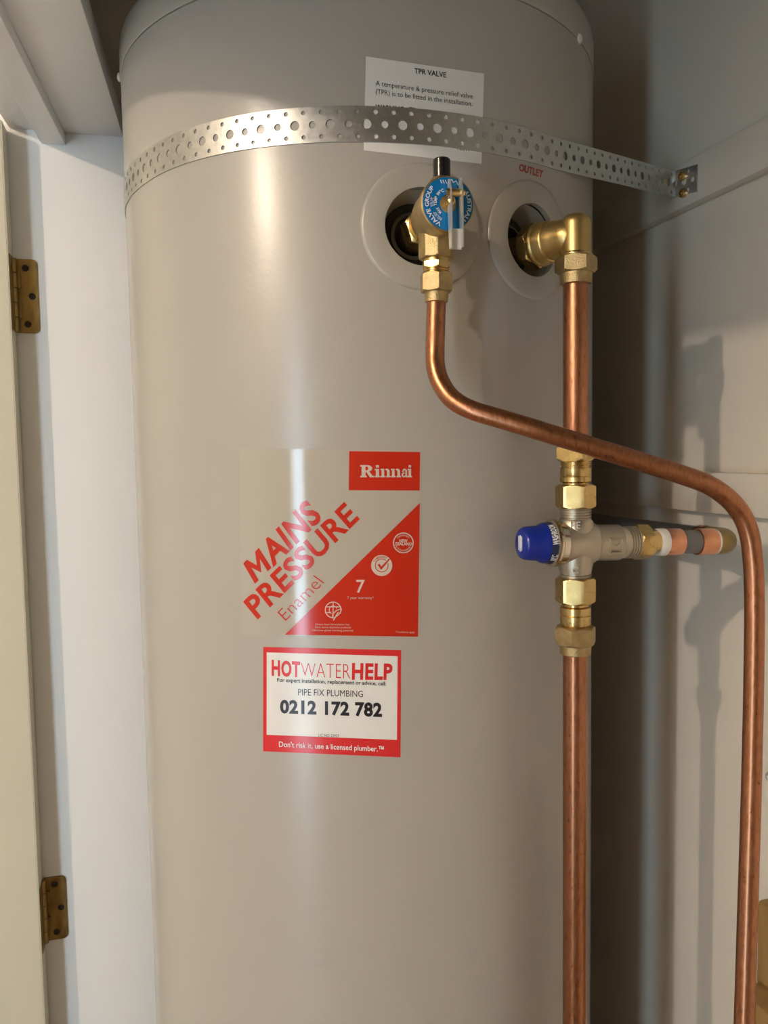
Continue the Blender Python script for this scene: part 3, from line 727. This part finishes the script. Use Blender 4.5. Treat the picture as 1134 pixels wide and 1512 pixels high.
# ================================================================== outlet elbow and pipes
OX, OY = cO.x+nO.x*0.0505, cO.y+nO.y*0.0505
def zo(py): return vert_z(OX, OY, py)
EZ = zo(347)
el = empty('outlet_elbow', (OX, OY, EZ)); setp(el, 'brass elbow fitting screwed into the outlet port of the cylinder', 'pipe fitting')
cE = Vector((cO.x, cO.y, EZ))
G().add(*lathe(cE, nO, [(0.0130, -0.042), (0.0130, -0.004)], 32)).build('inlet_thread', 'brass_rough', el)
G().add(*hexnut(cE, nO, 0.0185, -0.006, 0.007, rot=0.25)).build('inlet_hex', 'brass', el, smooth=25)
G().add(*lathe(cE, nO, [(0.0165, 0.006), (0.0200, 0.008), (0.0206, 0.010), (0.0204, 0.0115), (0.0193, 0.013), (0.0193, 0.022), (0.0188, 0.0235), (0.0176, 0.0245), (0.0176, 0.0290), (0.0168, 0.0310), (0.0166, 0.0400), (0.0160, 0.0440), (0.0135, 0.0500), (0.0090, 0.0545)], 48)).build('barrel', 'brass_satin', el)
ztp = zo(316.5); rB = 0.0124
prof = [(0.0132, zo(381)), (0.0132, ztp-0.0085)]+[(0.0132-0.0085*(1-math.cos(t)), ztp-0.0085+0.0085*math.sin(t)) for t in (0.3, 0.6, 0.9, 1.2, 1.5)]+[(0.0006, ztp)]
G().add(*lathe((OX, OY, 0), (0, 0, 1), prof, 40)).build('bend', 'brass_satin', el)
G().add(*lathe((OX, OY, 0), (0, 0, 1), [(0.0134, zo(380)), (0.0140, zo(378.5)), (0.0140, zo(376)), (0.0132, zo(374))], 40)).build('bend_lip', 'brass', el)
G().add(*hexnut((OX, OY, 0), (0, 0, 1), 0.0163, zo(404), zo(379), rot=0.52)).build('compression_nut', 'brass_rough', el, smooth=25)
G().add(*lathe((OX, OY, 0), (0, 0, 1), [(0.0118, zo(421)), (0.0140, zo(419.5)), (0.0146, zo(402))], 44)).build('nut_collar', 'brass_rough', el)
up_ = G().add(*tube([Vector((OX, OY, zo(415+(672-415)*i/12))) for i in range(13)], 0.0113, 36)).build('outlet_pipe', 'copper')
setp(up_, 'short thick copper pipe from the brass elbow down to the mixing valve', 'pipe')

# tempering (mixing) valve
MZ = zo(801.5)
Pel = on_x(1070, 799.5, 0.525)                      # the plastic elbow stands beside the wall
C0 = Vector((OX, OY, MZ)); bx = (Pel-C0).normalized()
tv = empty('mixing_valve', C0); setp(tv, 'nickel mixing valve with a blue cap between two brass unions', 'valve')
def s_px(px):
    lo, hi = -0.2, 0.3
    for _ in range(50):
        m = (lo+hi)/2
        if proj(C0+bx*m)[0] < px: lo = m
        else: hi = m
    return lo
Z = (0, 0, 1); O0 = (OX, OY, 0)
# upper union
G().add(*hexnut(O0, Z, 0.0128, zo(683), zo(655), rot=0.62, sides=4)).build('top_adaptor', 'brass', tv, smooth=25)
G().add(*lathe(O0, Z, thread(0.0138, zo(692), zo(681), 0.0022)+[(0.0140, zo(680.5))], 40)).build('union_thread', 'brass', tv, smooth=20)
G().add(*lathe(O0, Z, [(0.0120, zo(716)), (0.0120, zo(713)), (0.0136, zo(712)), (0.0142, zo(711)), (0.0142, zo(704)), (0.0136, zo(703)), (0.0140, zo(702)), (0.0140, zo(691))], 44)).build('union_body', 'brass', tv)
G().add(*hexnut(O0, Z, 0.0160, zo(750.5), zo(715), rot=0.45)).build('union_nut', 'brass', tv, smooth=25)
G().add(*lathe(O0, Z, thread(0.0143, zo(767), zo(748), 0.0026, 0.0014), 44)).build('neck_thread', 'nickel', tv, smooth=20)
# valve casting
g = G()
s0, s1, s2, s3 = s_px(822), s_px(872), s_px(914), s_px(921)
g.add(*lathe(C0, bx, [(0.0180, s0-0.004), (0.0190, s0), (0.0196, s0+0.002), (0.0196, s1), (0.0184, s1+0.002), (0.0170, s1+0.003), (0.0170, s2-0.002), (0.0155, s2), (0.0148, s3)], 56))
g.add(*lathe(O0, Z, [(0.0143, zo(766)), (0.0160, zo(770)), (0.0168, zo(785)), (0.0168, zo(812)), (0.0160, zo(832)), (0.0143, zo(846))][::-1], 48))
bodyv = g.build('casting', 'nickel', tv)
G().add(*lathe(C0, bx, thread(0.0152, s3-0.001, s_px(938), 0.0026, 0.0014), 40)).build('side_thread', 'nickel', tv, smooth=20)
G().add(*lathe(O0, Z, thread(0.0143, zo(855), zo(843), 0.0026, 0.0014), 44)).build('neck_thread', 'nickel', tv, smooth=20)
# cap side
r0, r1 = s_px(813), s_px(826)
G().add(*lathe(C0, bx, [(0.0190, r0-0.002), (0.0214, r0-0.001), (0.0220, r0+0.0005), (0.0220, r0+0.0030), (0.0214, r0+0.0038), (0.0204, r0+0.0048), (0.0204, s0+0.004)], 56)).build('bonnet_ring', 'chrome', tv)
q0, q1, q2 = s_px(768), s_px(796), s_px(811)
capo = G().add(*lathe(C0, bx, [(0.0005, q0+0.0002), (0.0112, q0), (0.0135, q0+0.0012), (0.0150, q0+0.0036), (0.0156, q0+0.007), (0.0163, q1-0.002), (0.0182, q1+0.001), (0.0188, q1+0.004)], 48)).build('cap', 'blue_plastic', tv)
capo['label'] = 'blue plastic cap'
G().add(*lathe(C0, bx, [(0.0188, q1+0.004), (0.0198, q2+0.0005), (0.0190, q2+0.001)], 48)).build('cap_band', 'navy', capo)
# cap print: words round the band, small print on the end face
fx, fy, fz = frame(bx)
def band_text(t, a_mid, span, h0, h1, m, bold, name):
    V, Fc = glyphs(t, bold); x0 = min(v[0] for v in V); x1 = max(v[0] for v in V); out = []
    for v in V:
        u = (v[0]-x0)/(x1-x0)-0.5; a = math.radians(a_mid+u*span); hh = h0+(h1-h0)*v[1]/CAPH
        rr = 0.0188+(0.0198-0.0188)*(hh-(q1+0.004))/(q2+0.0005-q1-0.004)+0.0003
        out.append(C0+bx*hh+(toward*math.cos(a)+up*math.sin(a))*rr)
    mk(name, out, Fc, m, capo, smooth=None)
toward = (-(cF-bx*cF.dot(bx))); toward.z = 0; toward.normalize()
wa, wb = q1+0.0045+0.0068, q1+0.0045
band_text('WASHROOM', 32, 62, q2-0.0004, q1+0.0046, 'white_ink', 0.03, 'band_print')
band_text('50\u00b0C', -38, 22, q2-0.0004, q1+0.0050, 'white_ink', 0.02, 'band_print')
for i in range(3):
    w = 0.0150-0.002*abs(i-1); hh = 0.0016
    g = G(); g.add(*obox(C0+bx*(q0-0.0001)+toward*(0.0036-0.0030*i), up, toward, bx, w/2, hh/2, 0.00015)); g.build('cap_bar', 'white_ink', capo)
# raised flow mark on the side barrel and letters on the necks
def raised(t, cpt, right, upv, nrm, w, h):
    V, Fc = glyphs(t, 0.01); x0 = min(v[0] for v in V); x1 = max(v[0] for v in V)
    P = [cpt+right*((v[0]-x0)/(x1-x0)-.5)*w+upv*(v[1]/CAPH-.5)*h for v in V]
    n = len(P); g = G(); g.add(P+[p-nrm*0.0016 for p in P], [tuple(f) for f in Fc]+[tuple(i+n for i in f[::-1]) for f in Fc])
    es = set()
    for f in Fc:
        for i in range(len(f)): es.add((f[i], f[(i+1) % len(f)]))
    g.F += [(j, i, i+n, j+n) for (i, j) in es if (j, i) not in es]
    g.build('cast_mark', 'nickel', bodyv, smooth=25)
vw = Vector((cF.x, cF.y, 0)).normalized(); tocam = Vector((-OX, -OY, 0)).normalized(); rgt = Vector((-tocam.y, tocam.x, 0)); rgt = rgt if rgt.dot(cR) > 0 else -rgt
raised('HE', Vector((OX, OY, zo(773)))+tocam*0.0172, rgt, up, tocam, 0.0085, 0.0062)
raised('C', Vector((OX, OY, zo(838)))+tocam*0.0166, rgt, up, tocam, 0.0056, 0.0056)
sm = (s_px(885)+s_px(907))/2; cm_ = C0+bx*sm+toward*0.0172
g = G()
g.add(*obox(cm_-bx*0.006-up*0.001, bx, up, toward, 0.0005, 0.0060, 0.0006)).add(*obox(cm_+bx*0.006-up*0.001, bx, up, toward, 0.0005, 0.0060, 0.0006))
g.add(*obox(cm_+up*0.0066, bx, up, toward, 0.0055, 0.0005, 0.0012)).add(*obox(cm_-up*0.0078, bx, up, toward, 0.0055, 0.0005, 0.0012))
for sg in (-1, 1):
    g.add(*obox(cm_+bx*0.0015*sg-up*0.0004, (bx+up*0.8*sg).normalized(), (up-bx*0.8*sg).normalized(), toward, 0.0022, 0.0004, 0.0006))
g.build('flow_mark', 'nickel', bodyv, smooth=25)
# lower union
G().add(*hexnut(O0, Z, 0.0160, zo(890), zo(852), rot=0.45)).build('union_nut', 'brass', tv, smooth=25)
G().add(*lathe(O0, Z, [(0.0130, zo(928)), (0.0138, zo(926)), (0.0132, zo(924)), (0.0138, zo(922)), (0.0140, zo(921)), (0.0140, zo(908)), (0.0135, zo(907)), (0.0142, zo(906)), (0.0142, zo(896)), (0.0122, zo(894)), (0.0122, zo(888))], 44)).build('union_body', 'brass', tv)
G().add(*hexnut(O0, Z, 0.0170, zo(951), zo(924), rot=0.9)).build('compression_nut', 'brass_rough', tv, smooth=25)
G().add(*lathe(O0, Z, [(0.0118, zo(966)), (0.0142, zo(964.5)), (0.0150, zo(948))], 44)).build('nut_collar', 'brass_rough', tv)
# side outlet brass
G().add(*hexnut(C0, bx, 0.0148, s_px(936), s_px(957), rot=0.12)).build('side_hex', 'brass', tv, smooth=25)
G().add(*lathe(C0, bx, [(0.0125, s_px(956)), (0.0108, s_px(963)), (0.0104, s_px(974))], 36)).build('side_tail', 'brass', tv)
lowp = G().add(*tube([Vector((OX, OY, 0.02+(zo(958)-0.02)*i/30)) for i in range(31)], 0.0113, 36)).build('supply_pipe', 'copper')
setp(lowp, 'long thick copper pipe rising from below into the mixing valve', 'pipe')

# grey plastic branch pipe with crimp rings and ochre elbow
bp = empty('branch_pipe', C0+bx*s_px(978)); setp(bp, 'grey plastic branch pipe with copper crimp rings leaving the mixing valve', 'pipe')
G().add(*lathe(C0, bx, [(0.0100, s_px(969)), (0.0126, s_px(969.5)), (0.0132, s_px(971)), (0.0132, s_px(980))], 40)).build('white_collar', 'white_plastic', bp)
G().add(*lathe(C0, bx, [(0.0112, s_px(976)), (0.0112, s_px(1058))], 40)).build('pipe_stub', 'grey_pipe', bp)
def crimp(a, b, parent=bp, org=C0, ax_=bx):
    G().add(*lathe(org, ax_, [(0.0112, a), (0.0128, a), (0.0130, a+0.0006), (0.0130, b-0.0006), (0.0128, b), (0.0112, b)], 44, cap=False)).build('crimp_ring', 'copper_bright', parent)
crimp(s_px(979.5), s_px(1003)); crimp(s_px(1028), s_px(1052))
G().add(*lathe(C0, bx, [(0.0112, s_px(1051)), (0.0128, s_px(1051.5)), (0.0128, s_px(1054.5)), (0.0112, s_px(1055))], 40)).build('white_collar', 'white_plastic', bp)
se = s_px(1054); pe0 = C0+bx*se
far = Vector((0.556, 1.20, vert_z(0.556, 0.98, 772)))
bdir = (far-(C0+bx*(se+0.014))).normalized(); RB = 0.0145
path_ = [pe0]; cb = pe0+bx*0.003
for k in range(13):
    a = k/12*PI/2; path_.append(cb+bx*RB*math.sin(a)+bdir*RB*(1-math.cos(a)))
path_.append(path_[-1]+bdir*0.018)
G().add(*tube(path_, 0.0127, 36)).build('elbow', 'brown_plastic', bp)
G().add(*tube([path_[-1]-bdir*0.004, far], 0.0112, 30)).build('pipe_run', 'grey_pipe', bp)
L_ = (far-path_[-1]).length
crimp(0.004, 0.016, org=path_[-1], ax_=bdir); crimp(L_*0.56, L_*0.56+0.012, org=path_[-1], ax_=bdir)
G().add(*lathe(path_[-1], bdir, [(0.0112, L_*0.62), (0.0150, L_*0.62), (0.0150, L_*0.70), (0.0112, L_*0.70)], 36)).build('coupling', 'black_plastic', bp)

# ================================================================== bits on the right wall
YT = 0.662
tz = vert_z(0.575, YT-0.01, 1332)
tm = empty('timber_post', (0.59, YT-0.06, 0)); setp(tm, 'rough brown timber post against the wall behind the drain pipe', 'timber')
G().add(*box(0.562, XW-0.0005, YT-0.11, YT, 0.0, tz, bev=0.004)).build('post', 'timber', tm)
tz2 = vert_z(0.53, YT-0.04, 1490)
G().add(*box(0.535, XW-0.001, YT-0.14, YT-0.006, tz2-0.045, tz2, bev=0.003)).build('ledge', 'timber', tm)
P = on_x(1137, 1147, XW)
scw = G().add(*lathe(P, (-1, 0, 0), [(0.0055, -0.006), (0.0055, 0.0010), (0.0040, 0.0030), (0.0022, 0.0034), (0.0018, 0.0016)], 24)).build('wall_screw', 'steel_lever'); setp(scw, 'dark metal screw head in the wall beside the drain pipe', 'screw')

# ================================================================== ceiling lamp in the room
lamp = empty('ceiling_lamp_offscreen', (LAMP.x, LAMP.y, ZC)); setp(lamp, 'small bare bulb ceiling lamp in the room outside the cupboard', 'lamp')
G().add(*lathe((LAMP.x, LAMP.y, ZC), (0, 0, -1), [(0.05, 0), (0.05, 0.012), (0.02, 0.022), (0.018, 0.045)], 32)).build('lamp_base', 'white_plastic', lamp)
G().add(*lathe(LAMP, (0, 0, 1), [(0.002, -0.034), (0.018, -0.029), (0.030, -0.016), (0.034, 0.0), (0.030, 0.014), (0.022, 0.026), (0.014, 0.040)], 32)).build('bulb_offscreen', 'glow', lamp)
